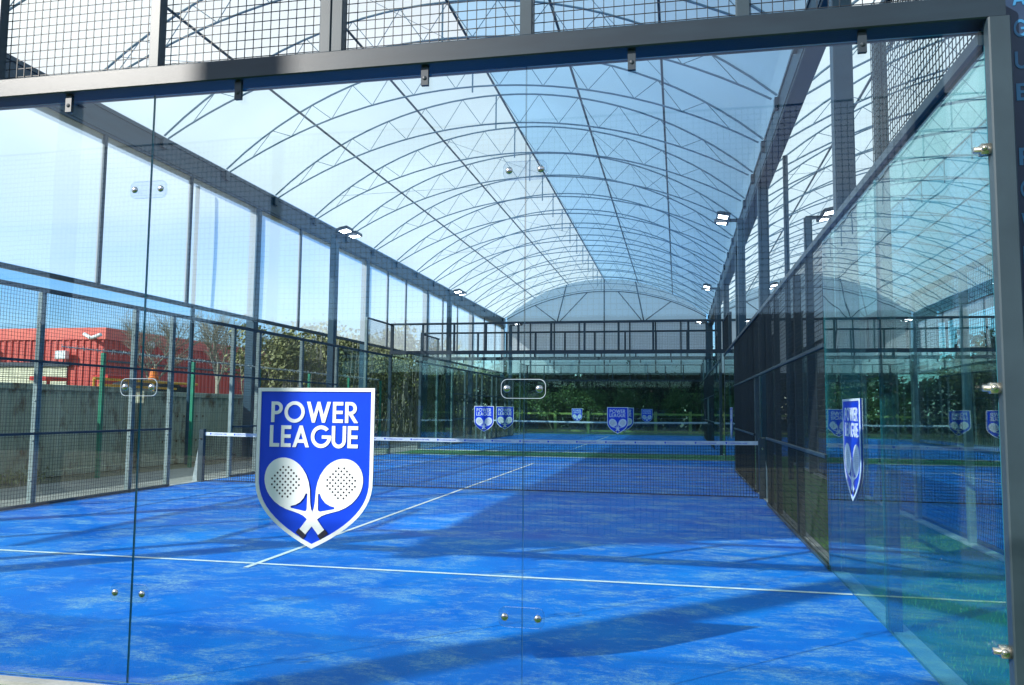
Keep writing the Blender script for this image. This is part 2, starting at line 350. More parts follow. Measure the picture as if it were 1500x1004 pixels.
# thin cloud over the sky
tc = nt.nodes.new('ShaderNodeTexCoord'); mp = nt.nodes.new('ShaderNodeMapping'); mp.inputs['Scale'].default_value = (1, 1, 3.2)
nz = nt.nodes.new('ShaderNodeTexNoise'); nz.inputs['Scale'].default_value = 2.4; nz.inputs['Detail'].default_value = 8; nz.inputs['Distortion'].default_value = .5
rp = nt.nodes.new('ShaderNodeValToRGB'); rp.color_ramp.elements[0].position = .45; rp.color_ramp.elements[1].position = .80
mx = nt.nodes.new('ShaderNodeMixRGB'); mx.inputs[2].default_value = (5.2, 5.7, 6.3, 1)
ml = nt.nodes.new('ShaderNodeMath'); ml.operation = 'MULTIPLY'; ml.inputs[1].default_value = .75
sx = nt.nodes.new('ShaderNodeSeparateXYZ'); mr = nt.nodes.new('ShaderNodeMapRange'); mr.interpolation_type = 'SMOOTHSTEP'
mr.inputs['From Min'].default_value = .17; mr.inputs['From Max'].default_value = .30; mr.inputs['To Max'].default_value = .68
ad = nt.nodes.new('ShaderNodeMath'); ad.operation = 'ADD'; ad.use_clamp = True
for a, b in ((tc.outputs['Generated'], mp.inputs[0]), (mp.outputs[0], nz.inputs[0]), (nz.outputs[0], rp.inputs[0]), (rp.outputs[0], ml.inputs[0]), (ml.outputs[0], ad.inputs[0]), (tc.outputs['Generated'], sx.inputs[0]), (sx.outputs[2], mr.inputs[0]), (mr.outputs[0], ad.inputs[1]), (ad.outputs[0], mx.inputs[0]),
             (hs_.outputs[0], mx.inputs[1]), (mx.outputs[0], bg.inputs[0]), (bg.outputs[0], wo.inputs[0])): nt.links.new(a, b)
sc.view_settings.view_transform = 'Standard'; sc.view_settings.look = 'None'; sc.view_settings.exposure = .5; sc.view_settings.gamma = 1
sc.render.engine = 'CYCLES'
cy = sc.cycles; cy.transparent_max_bounces = 40; cy.max_bounces = 8; cy.glossy_bounces = 4; cy.diffuse_bounces = 3; cy.transmission_bounces = 6; cy.sample_clamp_indirect = 6; cy.caustics_reflective = False
cy.use_denoising = True

# ------------------------------------------------------------------ ground
struct(MB().add([(-400, -300, -.012), (400, -300, -.012), (400, 500, -.012), (-400, 500, -.012)], [(0, 1, 2, 3)]), 'ground', 'ground')
g = MB()
for x0, x1, y0, y1 in ((-10.3, 12.2, -5.0, -.07), (-10.3, 12.2, 20.07, 22.93), (.07, 1.78, -.07, 20.07), (.07, 1.78, 22.93, 43.1), (-10.3, 12.2, 43.07, 46.6)):
    g.add([(x0, y0, -.006), (x1, y0, -.006), (x1, y1, -.006), (x0, y1, -.006)], [(0, 1, 2, 3)])
struct(g, 'turf', 'turf')
struct(MB().add([(-12.35, -6, -.004), (-10.06, -6, -.004), (-10.06, 46, -.004), (-12.35, 46, -.004)], [(0, 1, 2, 3)]), 'paving', 'paving')
COURTS = [(-10, 0), (-10, 23), (1.85, 0), (1.85, 23)]
for cx, cy_ in COURTS:
    struct(MB().add([(cx-.03, cy_-.03, 0), (cx+10.03, cy_-.03, 0), (cx+10.03, cy_+20.03, 0), (cx-.03, cy_+20.03, 0)], [(0, 1, 2, 3)]), 'court_carpet', 'carpet')
    l = MB(); z = .004
    def strip(a, b, c, d): l.add([(a, c, z), (b, c, z), (b, d, z), (a, d, z)], [(0, 1, 2, 3)])
    strip(cx, cx+10, cy_+3.03, cy_+3.08); strip(cx, cx+10, cy_+16.92, cy_+16.97)
    strip(cx+4.975, cx+5.025, cy_+2.86, cy_+3.03); strip(cx+4.975, cx+5.025, cy_+3.08, cy_+16.92); strip(cx+4.975, cx+5.025, cy_+16.97, cy_+17.14)
    struct(l, 'court_lines', 'line')
    k = MB()
    k.box(cx-.14, cx+10.14, cy_-.10, cy_-.03, -.05, .014); k.box(cx-.14, cx+10.14, cy_+20.03, cy_+20.14, -.05, .012)
    k.box(cx-.14, cx-.03, cy_-.03, cy_+20.03, -.05, .012); k.box(cx+10.03, cx+10.14, cy_-.03, cy_+20.03, -.05, .012)
    struct(k, 'kerb', 'kerb')
# grass tufts in the turf nearest to the lens
g = MB()
for i in range(9000):
    if i < 3500: x = random.uniform(-6.2, -3.6); y = random.uniform(-.9, -.15)
    else: x = random.uniform(.17, 1.7); y = random.uniform(-.5, 9)
    a = random.uniform(0, 6.28); h = random.uniform(.012, .032); dx, dy = .004*math.cos(a), .004*math.sin(a); lx, ly = random.uniform(-.012, .012), random.uniform(-.012, .012)
    g.add([(x-dx, y-dy, -.006), (x+dx, y+dy, -.006), (x+lx, y+ly, h)], [(0, 1, 2)])
tag(g.build('grass', 'grass'), kind='stuff')

# ------------------------------------------------------------------ court walls
def pane(x0, x1, y0, y1, z0, z1, mat, parent, edge='edge'):
    b = MB(); b.box(x0, x1, y0, y1, z0, z1)
    for i in range(6):
        thin = (x1-x0) < (y1-y0)
        big = (3, 5) if thin else (2, 4)
        b.m[i] = 0 if i in big else 1
    return b.build('glass_panel', [mat, edge], parent)

def bolt_mb(x, y, z, r, ax='y', b=None):
    b = b or MB()
    s = (1, .55, 1) if ax == 'y' else (.55, 1, 1)
    b.sphere((x, y, z), r, 14, 8, s); return b

def plate(x, z, parent, y=-.007, rz=0):
    """clear oval plate with two domed bolts bridging a glass joint"""
    W, H, n = .105, .041, 8
    loop = []
    for cx_, cz_, a0 in ((W-.03, H-.03+.004, 0), (-W+.03, H-.03+.004, 90), (-W+.03, -H+.03-.004, 180), (W-.03, -H+.03-.004, 270)):
        loop += [(x+cx_+.03*math.cos(math.radians(a0+90*i/n)), z+cz_+.03*math.sin(math.radians(a0+90*i/n))) for i in range(n+1)]
    p = curve_mesh('clear_plate', [loop], .008, 'plate', parent, lambda a, b, d: (a, y-.006+d, b))
    inner = [((a-x)*.978+x, (b-z)*.945+z) for a, b in loop]
    curve_mesh('rim', [loop, inner], .003, 'platerim' if z == 1.49 else 'plate', p, lambda a, b, d: (a, y-.0125+d, b))
    for s in (-.076, .076): bolt_mb(x+s, y-.018, z, .0175).build('bolt', 'steel', parent, True); 

def end_wall(Y, X0, label, near=False, mat='farglass', sgn=-1, group='glass end walls of the courts'):
    t = empty('glass_wall', (0, 0, 0), label, 'glass wall', group)
    for i in range(5):
        xa = X0+2*i+.002; xb = X0+2*i+2-.002
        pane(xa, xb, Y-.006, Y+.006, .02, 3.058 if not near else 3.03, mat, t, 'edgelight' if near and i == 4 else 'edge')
    b = MB(); b.bbox(X0-.06, X0+10.06, Y-.065, Y+.105, 3.06, 3.165, .006); b.build('beam', 'beam' if near else 'dark', t)
    r = MB(); r.bbox(X0-.05, X0+10.05, Y-.02, Y+.04, 3.97, 4.03, .004); r.build('top_rail', 'frame', t)
    for i in range(0, 11):
        x = X0+i; wd = .03
        if i in (3, 7) and near: 
            MB().bbox(x-.062, x-.002, Y-.03, Y+.03, 3.165, 3.97).build('upright', 'post', t); MB().bbox(x+.002, x+.062, Y-.03, Y+.03, 3.165, 3.97).build('upright', 'post', t); continue
        if i in (0, 10): wd = .05
        MB().bbox(x-wd, x+wd, Y-.03, Y+.03, 3.165, 3.97).build('upright', 'post' if near else 'frame', t)
    MB().wiregrid('Y', Y+.036, X0, X0+10, 3.17, 3.97, .048, .0021 if near else .0018).build('mesh_panel', 'wire', t)
    for i in range(10):
        x = X0+.5+i; c = MB()
        c.box(x-.018, x+.018, Y-.034, Y-.014, 2.965, 3.058); c.sphere((x, Y-.034, 3.0), .011, 8, 6, (1, .6, 1)); c.build('clamp', 'dark', t)
    if near:
        for x in (X0+8, X0+6, X0+4):
            for z in (2.52, 1.49, .46): plate(x, z, t)
    for sx in (0, 10):
        x = X0+sx; o_ = 1 if sx else -1
        p = MB(); p.bbox(min(x+o_*.012, x+o_*.075), max(x+o_*.012, x+o_*.075), Y-.012, Y+.06, 0, 3.06, .006)
        p.bbox(min(x-o_*.012, x+o_*.075), max(x-o_*.012, x+o_*.075), Y-.075, Y-.013, 0, 3.06, .006); p.build('end_post', 'post', t)
    return t

def side_wall(X, Y0, out, label, side='farglass', wire=.0026, gate=True, postm='litpost', group='mesh and glass side walls of the courts'):
    t = empty('side_wall', (0, 0, 0), label, 'side wall', group)
    for y in (0, 2, 16, 18):
        pane(X-.006, X+.006, Y0+y+.004, Y0+y+1.996, .02, 2.97, side, t)
    lo, hi = sorted((X+out*.012, X+out*.085))
    for y in (2, 4, 6, 8, 9, 11, 12, 14, 16, 18):
        h = 4.0 if y in (2, 18) else 2.97
        q = MB(); q.bbox(lo, hi, Y0+y-.045, Y0+y+.045, 0, h, .005)
        for zz in (.35, .9, 1.45, 2.0, 2.55): q.sphere(((lo+hi)/2+.015, Y0+y-.047, zz), .012, 6, 4)
        q.build('post', postm, t)
    r = MB(); r.bbox(X-.03, X+.03, Y0, Y0+20, 2.97, 3.03, .004); r.build('top_rail', 'frame', t)
    for ya_, yb in ((0, 2), (18, 20)):
        MB().bbox(X-.025, X+.025, Y0+ya_, Y0+yb, 3.95, 4.0, .004).build('top_rail', 'frame', t)
        MB().wiregrid('X', X, Y0+ya_, Y0+yb, 3.03, 3.95, .05, wire).build('mesh_panel', 'wire', t)
    for ya_, yb in ((4, 9), (11, 16)):
        for z in (.03, 1.0, 2.0): MB().bbox(X-.02, X+.02, Y0+ya_, Y0+yb, z-.018, z+.018, .004).build('rail', 'frame', t)
        MB().wiregrid('X', X, Y0+ya_, Y0+yb, .05, 2.97, .05, wire).build('mesh_panel', 'wire', t)
    MB().bbox(X-.02, X+.02, Y0+9, Y0+11, 1.982, 2.018, .004).build('rail', 'frame', t)
    MB().wiregrid('X', X, Y0+9, Y0+11, 2.02, 2.97, .05, wire).build('mesh_panel', 'wire', t)
    return t

end_wall(0, -10, 'frameless glass wall nearest the lens under a grey beam with bolted clear plates', True, 'glass')
end_wall(20, -10, 'glass wall with mesh above at the far end of the nearest blue court')
end_wall(23, -10, 'glass wall at the start of the second blue court, across the green strip')
end_wall(43, -10, 'glass wall closing the second blue court in front of the timber fence')
end_wall(20, 1.85, 'glass wall at the far end of the neighbouring court beyond the grass strip')
side_wall(0, 0, 1, 'glass and mesh side wall beside the grass strip, carrying the edge-on shield sign', 'sideglass', .0024, postm='post')
side_wall(-10, 0, -1, 'mesh side wall of the nearest court with the gate opening beside the rusty container', 'farglass', .0021)
side_wall(-10, 23, -1, 'mesh side wall of the second court below the white screens')
side_wall(0, 23, 1, 'mesh side wall of the second court next to the dark hedge')
side_wall(1.85, 0, -1, 'mesh side wall of the neighbouring court, behind the grass strip')
side_wall(1.85, 23, -1, 'mesh side wall of the farthest neighbouring court, beyond the grass strip')

# silver clamps holding the side glass, and the corner post with its strip of lettering
t = empty('corner_post', (0, 0, 0), 'dark navy corner post with pale blue stacked lettering at the edge of the near glass', 'corner post')
MB().bbox(.078, .27, .012, .16, 0, 5.2, .006).build('post', 'navy', t)
for z in (2.13, 2.02): MB().sphere((.15, .008, z), .014, 8, 6, (1, .4, 1)).build('bolt', 'dark', t)
loops = []; z = 3.42
for ch in 'LEAGUE POWER':
    if ch != ' ':
        wd, ls = letter(ch)
        for lp in ls: loops.append([(.115+px/wd*.05, z+py*.075) for px, py in lp])
    z -= .14
curve_mesh('lettering', loops, .002, 'palep', t, lambda a, b_, d: (a, .0105+d, b_))
cl = empty('clamp_set', (0, 0, 0), 'shiny silver clamps joining the side glass to the corner frame', 'clamps')
for z in (2.5, 1.5, .45):
    b = MB(); b.box(-.05, .0, -.055, -.012, z-.022, z+.022); b.rod((-.075, -.035, z), (.03, -.035, z), .014, 12); b.sphere((-.04, -.058, z+.003), .013, 10, 6); b.build('clamp', 'brass', cl, True)

# ------------------------------------------------------------------ shield signs
def shield_proto():
    t = empty('shield_sign', (0, 0, 0))
    # outline: x -.305...305, y 0 (top) ... -.77 (tip)
    def outline(k):
        hw = .305-k; top = -k; tipy = -.77+k*1.25
        pts = [(-hw, top), (hw, top), (hw, -.43)]
        pts += [(hw*math.cos(a)**.9 if math.cos(a) > 0 else 0, -.43+(tipy+.43)*(math.sin(a)**1.25)) for a in [math.radians(10*i) for i in range(1, 9)]]
        # sweep from side to tip with a straighter lower edge
        side = []
        for i in range(1, 12):
            u = i/12; x = hw*(1-u**2.1); y = -.43+(tipy+.43)*(u**.72*.42+u*.58)
            side.append((x, y))
        pts = [(-hw, top), (hw, top), (hw, -.40)]+side+[(0, tipy)]+[(-x, y) for x, y in reversed(side)]+[(-hw, -.40)]
        return pts
    xf = lambda off: (lambda a, b, d: (a, off+d, b))
    curve_mesh('border', [outline(0), outline(.0175)], .005, 'whitep', t, xf(-.0135))
    curve_mesh('board', [outline(.002)], .004, 'bluep', t, xf(-.0085))
    curve_mesh('lettering', word('POWER', -.232, -.168, .101, .10, .455)+word('LEAGUE', -.236, -.288, .105, .085, .46), .003, 'whitep', t, xf(-.0125))
    def racket(s):
        # drawn upright (head up, grip down), then turned so the two grips cross; dots stay in level rows
        cx_, cy_ = -.140, -.458; th = math.radians(39)
        half = [(.108, .0), (.105, -.035), (.094, -.07), (.077, -.103), (.056, -.132), (.038, -.158), (.026, -.18), (.021, -.20), (.0195, -.305)]
        top = [(.108*math.cos(math.radians(a)), .125*math.sin(math.radians(a))) for a in range(10, 180, 10)]
        loop = half[::-1]+top+[(-x, y) for x, y in half]
        hole = [(0, -.172), (.008, -.168), (.055, -.112), (.050, -.104), (.028, -.115), (0, -.120), (-.028, -.115), (-.050, -.104), (-.055, -.112), (-.008, -.168)]
        grip = [(-.0245, -.300), (.0245, -.300), (.0245, -.325), (-.0245, -.325)]
        tr = lambda lp: [(s*(cx_+x*math.cos(th)-y*math.sin(th)), cy_+x*math.sin(th)+y*math.cos(th)) for x, y in lp]
        dots = []
        for i in range(-6, 7):
            for j in range(-6, 7):
                x = (i+j)*.0142; y = (i-j)*.0142
                if x*x+y*y < .075**2: dots.append([(s*(cx_-.004)+x+.0055*math.cos(q), cy_+.002+y+.0055*math.sin(q)) for q in [2*math.pi*k_/8 for k_ in range(8)]])
        return tr(loop), tr(hole), dots, tr(grip)
    for s, off in ((1, -.0150), (-1, -.0125)):
        lp, ho, dots, grip = racket(s)
        r_ = curve_mesh('racket', [lp, ho]+dots, .0024, 'whitep', t, xf(off))
        curve_mesh('perforation', dots, .0012, 'blackp', r_, xf(off+.0002))
        curve_mesh('grip_cap', [grip], .003, 'blackp', r_, xf(off-.0006))
    return t
SH = [(-3.03, 0, 1.49, 0, 'large blue shield sign with white lettering and crossed rackets on the nearest glass'),
      (-7.03, 20, 1.49, 0, 'blue shield sign on the far glass of the nearest court, towards the container side'),
      (-3.03, 20, 1.49, 0, 'blue shield sign on the far glass of the nearest court, close to the middle'),
      (-7.03, 23, 1.49, 0, 'shield sign half hidden behind another one on the second court glass, container side'),
      (-3.03, 23, 1.49, 0, 'shield sign showing only its edge behind another one on the second court glass'),
      (-7.05, 43, 1.49, 0, 'tiny shield sign in sunlight on the last glass wall before the timber fence'),
      (-3.05, 43, 1.49, 0, 'tiny shield sign in shade on the last glass wall before the timber fence'),
      (-.002, 2.87, 1.50, -90, 'shield sign seen nearly edge on, on the side glass beside the grass strip'),
      (-.002, 17.13, 1.50, -90, 'shield sign seen edge on at the far end of the side glass, beyond the net'),
      (-9.998, 17.13, 1.50, 90, 'shield sign on the far side glass beneath the white screens')]
p0 = shield_proto()
for i, (x, y, z, rz, lb) in enumerate(SH):
    o = p0 if i == 0 else copy_tree(p0)
    o.location = (x, y, z); o.rotation_euler = (0, 0, math.radians(rz)); tag(o, lb, 'sign', 'shield signs stuck on the court glass')

# ------------------------------------------------------------------ nets
def net(X0, Y, label, detail=True):
    t = empty('tennis_net', (X0+5, Y, 0), label, 'net', 'nets across the courts')
    b = MB(); h = lambda x: .88+.04*(x/5)**2
    n = round(9.9/.045)
    for i in range(n+1):
        x = -4.95+9.9*i/n; b.rod((x, -.001, .02), (x, -.001, h(x)-.06), .0036 if detail else .004, 4, caps=False)
    for j in range(19):
        z = .03+.045*j
        for k in range(10):
            xa, xb = -4.95+.99*k, -4.95+.99*(k+1); za = z*(h(xa)-.05)/.83; zb = z*(h(xb)-.05)/.83
            b.rod((xa, .001, min(za, h(xa)-.05)), (xb, .001, min(zb, h(xb)-.05)), .0036 if detail else .004, 4, caps=False)
    b.build('netting', 'net', t)
    s = MB()
    for k in range(20):
        xa, xb = -4.96+.496*k, -4.96+.496*(k+1)
        for y_ in (-.006,):
            s.add([(xa, -.007, h(xa)-.062), (xb, -.007, h(xb)-.062), (xb, -.007, h(xb)), (xa, -.007, h(xa)), (xa, .007, h(xa)-.062), (xb, .007, h(xb)-.062), (xb, .007, h(xb)), (xa, .007, h(xa))],
                  [(0, 1, 2, 3), (5, 4, 7, 6), (3, 2, 6, 7), (1, 0, 4, 5)])
    tp = s.build('tape', 'tape', t)
    if detail:
        loops = []
        for k in range(20):
            x = -4.86+.49*k; z = h(x)-.047
            loops.append([(x, z+.032), (x+.028, z+.032), (x+.028, z+.012), (x+.014, z), (x, z+.012)])
            loops += word('POWERLEAGUE PADEL', x+.045, z+.008, .016, .12, .30)
        curve_mesh('lettering', loops, .001, 'bluep', tp, lambda a, b_, d: (a, -.0085+d, b_))
    MB().rod((-4.95, 0, .02), (4.95, 0, .02), .006, 6).build('lower_cord', 'net', t)
    for sx in (-1, 1):
        q = MB(); xa, xb = sorted((sx*4.97, sx*5.07)); q.bbox(xa, xb, -.045, .045, 0, .97, .006)
        o_ = 1 if sx > 0 else -1
        q2 = q.build('post', 'post', t)
        g_ = MB(); x1 = sx*5.07; x2 = sx*5.17
        g_.add([(x1, -.05, 0), (x2, -.05, 0), (x1, -.05, .62), (x1, .05, 0), (x2, .05, 0), (x1, .05, .62)], [(0, 1, 2), (3, 5, 4), (1, 4, 5, 2), (0, 3, 4, 1)])
        g_.build('brace', 'galv', q2)
        MB().box(sx*5.02-.052, sx*5.02+.052, -.048, .048, .972, .98).build('cap', 'steel', q2); MB().rod((sx*5.02, -.06, .8), (sx*5.02, -.046, .8), .018, 10).build('knob', 'steel', q2)
    return t
net(-10, 10, 'dark net with white lettered tape across the nearest blue court')
net(-10, 33, 'distant net with white tape across the second blue court', False)
net(1.85, 10, 'net across the neighbouring court behind the side mesh', False)

# ------------------------------------------------------------------ canopies
ARCH_R, ARCH_H, HALF = 9.96, 9.97, 6.6
def arch_z(dx, off=0): return ARCH_H-(ARCH_R-math.sqrt((ARCH_R)**2-dx*dx))+off
BOT_R, BOT_H = 12.8, 9.2
def bot_z(dx): return BOT_H-(BOT_R-math.sqrt(BOT_R**2-dx*dx))-.03
TY = [17.2+2.565*k for k in range(-7, 13)]
TY = [TY[0]-4.4, TY[0]-2.2]+TY

def truss_proto(parent):
    top = MB(); N = 28; xs = [-HALF+2*HALF*i/N for i in range(N+1)]
    for i in range(N): top.rod((xs[i], 0, arch_z(xs[i])), (xs[i+1], 0, arch_z(xs[i+1])), .023, 8, caps=False)
    tr = top.build('truss', 'truss', parent, True)
    bo = MB(); hb = 6.5; xb = [-hb+2*hb*i/N for i in range(N+1)]
    for i in range(N): bo.rod((xb[i], 0, bot_z(xb[i])), (xb[i+1], 0, bot_z(xb[i+1])), .021, 8, caps=False)
    bo.build('bottom_chord', 'truss', tr, True)
    w_ = MB(); n = 11; px = []
    for i in range(2*n+1):
        x = -5.9+11.8*i/(2*n); px.append((x, 0, bot_z(x) if i % 2 == 0 else arch_z(x)))
    for a, b in zip(px, px[1:]): w_.rod(a, b, .009, 6, caps=False)
    w_.rod((-.12, 0, arch_z(0)), (-.12, 0, bot_z(0)-.14), .02, 8)
    w_.build('web', 'truss', tr)
    return tr
M['truss'] = paint('truss paint', (.24, .36, .45), (.19, .30, .38), 3, .35, .2)
M['purlin'] = paint('purlin paint', (.05, .09, .12), (.04, .07, .1), 3, .45)
M['gutter'] = paint('gutter paint', (.022, .065, .10), (.017, .05, .08), 2, .35, 0, .1, 8, (1, .2, 3))

def canopy(XC, label, full=True, first=None):
    t = empty('canopy', (XC, 0, 0), label, 'canopy', 'arched court canopies')
    trs = []
    for i, y in enumerate(TY):
        if first is None and i == 0: tr = truss_proto(t); first = tr
        else:
            tr = first.copy(); C.objects.link(tr); tr.parent = t
            for k in [c for c in list(bpy.data.objects) if c.parent == first]:
                c = k.copy(); C.objects.link(c); c.parent = tr
        tr.location = (0, y, 0)
    for name, a, b_, mat in (('roof_fabric', -HALF-.1, 0, 'fab_sun'), ('roof_fabric', 0, HALF+.1, 'fab_shade')):
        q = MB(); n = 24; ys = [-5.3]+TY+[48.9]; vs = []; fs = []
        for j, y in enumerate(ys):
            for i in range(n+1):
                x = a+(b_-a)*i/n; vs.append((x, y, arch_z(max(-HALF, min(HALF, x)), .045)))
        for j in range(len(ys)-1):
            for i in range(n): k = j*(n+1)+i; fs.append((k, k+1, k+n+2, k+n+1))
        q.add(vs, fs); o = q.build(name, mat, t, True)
        tag(o, 'sunlit white roof fabric' if mat == 'fab_sun' else 'roof fabric tinted blue to look shaded')
    for dx in (-4.6, -2.35, 0, 2.2, 4.4):
        MB().rod((dx, -5.25, arch_z(dx)-.035), (dx, 48.8, arch_z(dx)-.035), .03, 8).build('purlin', 'purlin', t)
    for a0, a1 in ((-5.8, -2.4), (-2.3, 0), (2.2, 4.6)):
        for k in (2, 6, 10, 14, 18):
            MB().rod((a0, TY[k], arch_z(a0)-.01), (a1, TY[k+2], arch_z(a1)-.01), .006, 6).build('bracing_cable', 'truss', t)
    for s in ((-1, 1) if full else (1,)):
        xa, xb = sorted((s*6.62, s*6.92))
        q = MB(); q.bbox(xa, xb, -5.3, 48.9, 6.86, 7.46, .01); xi = s*6.62
        q.box(*sorted((xi-s*.02, xi)), -1.9, 48.9, 7.36, 7.42); q.box(*sorted((xi-s*.015, xi)), -1.9, 48.9, 6.92, 6.96)
        for y in TY: q.box(*sorted((xi-s*.07, xi-s*.001)), y-.09, y+.09, 7.18, 7.40)
        q.build('gutter', 'gutter', t)
    if full:
        for s in (-1, 1):
            for y in (-3.5, 16.45, 24.5, 31.9, 40.3, 48.7):
                x = s*6.76; MB().bbox(x-.12, x+.12, y-.12, y+.12, 0, 6.86, .008).build('column', 'gutter', t)
            MB().rod((s*6.98, 14.0, 0), (s*6.98, 14.0, 6.86), .055, 10).build('downpipe', 'gutter', t)
        ml_ = [-1.58, 1.2, 4.2, 7.2, 10.27, 13.24, 16.33, 18.95, 21.7, 24.38, 26.6, 28.8, 31.78, 34.3, 37.0, 40.18, 43.0, 45.9, 48.58]
        MB().bbox(-6.72, -6.64, -1.6, 48.6, 3.74, 3.83, .005).build('screen_rail', 'frame', t)
        for a, b_ in zip(ml_, ml_[1:]):
            q = MB(); ya_, yb = a+.05, b_-.05; n = 8; vs = []
            for i in range(n+1):
                for j in range(n+1):
                    y = ya_+(yb-ya_)*i/n; z = 3.84+(6.86-3.84)*j/n
                    vs.append((-6.66+.025*math.sin(3.1*i/n)*math.sin(3.1*j/n), y, z))
            q.add(vs, [(i*(n+1)+j, (i+1)*(n+1)+j, (i+1)*(n+1)+j+1, i*(n+1)+j+1) for i in range(n) for j in range(n)])
            o = q.build('screen_panel', 'screen', t, True)
        for y in ml_[1:-1]:
            if min(abs(y-c) for c in (16.45, 24.5, 31.9, 40.3)) < .3: continue
            MB().bbox(-6.70, -6.62, y-.045, y+.045, 3.83, 6.86, .004).build('mullion', 'frame', t)
    # far gable and end screens
    q = MB(); n = 30; vs = []; Yg = 48.85
    for i in range(n+1):
        x = -6.5+13*i/n; vs += [(x, Yg, 7.2), (x, Yg, arch_z(x, .03))]
    q.add(vs, [(2*i, 2*i+2, 2*i+3, 2*i+1) for i in range(n)]); q.build('gable', 'gable', t)
    q = MB(); Ys = Yg-.1
    for x in (-3.1, 0, 2.55): q.rod((x, Ys, 7.2), (x*.8, Ys, arch_z(x*.8)), .04, 6)
    for xa, xb in ((-2.9, -1.1), (-3.2, -4.6), (2.4, .9), (2.7, 4.3)): q.rod((xa, Ys, 7.25), (xb, Ys, bot_z(xb)), .03, 6)
    for i in range(26):
        xa, xb = -6.5+.5*i, -6+.5*i; q.rod((xa, Ys, bot_z(xa)), (xb, Ys, bot_z(xb)), .03, 6)
    q.bbox(-6.6, 6.6, Yg-.12, Yg-.02, 7.1, 7.25); q.build('gable_frame', 'gutter', t)
    edges = [-6.5, -4.9, -3.3, -1.65, 0, 1.65, 3.3, 4.9, 6.5]
    for a, b_ in zip(edges, edges[1:]):
        MB().box(a+.03, b_-.03, Yg-.004, Yg, 3.82, 7.1).build('end_screen', 'endscreen', t)
        MB().bbox(b_-.04, b_+.04, Yg-.06, Yg+.04, 3.72, 7.1).build('end_mullion', 'frame', t)
    MB().bbox(-6.6, 6.6, Yg-.06, Yg+.04, 3.73, 3.81).build('screen_rail', 'frame', t)
    return t, first
c1, fp = canopy(-6.0, 'long arched canopy of steel trusses and translucent fabric over the near courts')
canopy(7.55, 'second arched canopy over the neighbouring courts, its white fabric seen past the posts', False, fp)

# ------------------------------------------------------------------ floodlights on 6 m poles
def flood_proto():
    t = empty('floodlight_pole')
    MB().bbox(-.085, .085, -.085, .085, 0, 5.95, .01).build('pole', 'gutter', t)
    a = MB(); a.bbox(-.05, .62, -.04, .04, 5.93, 6.0, .006); a.rod((.3, -.42, 5.97), (.3, .42, 5.97), .03, 8); a.build('bracket', 'dark', t)
    for s in (-1, 1):
        h = MB(); c = Vector((.42, s*.3, 6.02)); tilt = math.radians(11)
        def bx(w_, d_, z0, z1, mb):
            vs = []
            for zz in (z0, z1):
                for xx, yy in ((-w_, -d_), (w_, -d_), (w_, d_), (-w_, d_)):
                    vs.append((c.x+xx*math.cos(tilt)-zz*math.sin(tilt), c.y+yy, c.z+xx*math.sin(tilt)+zz*math.cos(tilt)))
            mb.add(vs, [(0, 3, 2, 1), (4, 5, 6, 7), (0, 1, 5, 4), (1, 2, 6, 5), (2, 3, 7, 6), (3, 0, 4, 7)])
        bx(.155, .20, -.035, .035, h); bx(.11, .15, .035, .065, h); hd = h.build('lamp_head', 'dark', t)
        l_ = MB(); bx(.11, .145, -.041, -.036, l_); l_.build('lens', 'lamp', hd)
    return t
FL = []
for X, s, who in ((-10.2, 0, 'container side of the near court'), (.2, 180, 'grass strip side of the near court')):
    for y, wh in ((4, 'near the lens'), (16, 'beyond the net')): FL.append((X, y, s, 'floodlight pole on the %s, %s' % (who, wh)))
for X, s, who in ((-10.2, 0, 'under the white screens'), (.2, 180, 'by the dark hedge')):
    for y, wh in ((27, 'at the start'), (39, 'at the end')): FL.append((X, y, s, 'floodlight pole %s of the second court, %s' % (wh, who)))
for y, wh in ((16, 'level with the near net'), (27, 'midway along the grass strip'), (39, 'farthest along the grass strip')):
    FL.append((1.72, y, 0, 'floodlight pole facing the neighbouring court, %s' % wh))
f0 = flood_proto()
for i, (x, y, rz, lb) in enumerate(FL):
    o = f0 if i == 0 else copy_tree(f0)
    o.location = (x, y, 0); o.rotation_euler = (0, 0, math.radians(rz)); tag(o, lb, 'floodlight', 'floodlight poles round the courts')

# ------------------------------------------------------------------ behind the lens (seen mirrored in the glass)
t = empty('mesh_wall', (0, 0, 0), 'tall mesh wall behind the lens, mirrored in the near glass', 'mesh wall')
Yw = -4.95
MB().wiregrid('Y', Yw, -12, 3, .1, 4.6, .0625, .0034).build('mesh_panel', 'wire', t)
MB().bbox(-12, 3, Yw-.008, Yw+.008, 4.6, 4.62, .003).build('top_rail', 'post', t)
for x in (-12, -6, 3): MB().bbox(x-.05, x+.05, Yw-.12, Yw-.02, 0, 4.6, .006).build('post', 'post', t)
t = empty('lighting_mast', (-12.2, -8.8, 0), 'tall square lighting mast behind the lens, mirrored in the near glass', 'mast')
MB().bbox(-.14, .14, -.14, .14, 0, 10.5, .01).build('mast', 'galv', t)
b = MB(); b.bbox(-.6, .6, -.05, .05, 10.5, 10.6); b.build('crossarm', 'dark', t)
b = MB(); b.box(-.55, -.15, -.12, .12, 10.6, 10.8); b.box(.15, .55, -.12, .12, 10.6, 10.8); b.build('lamp_head', 'dark', t)

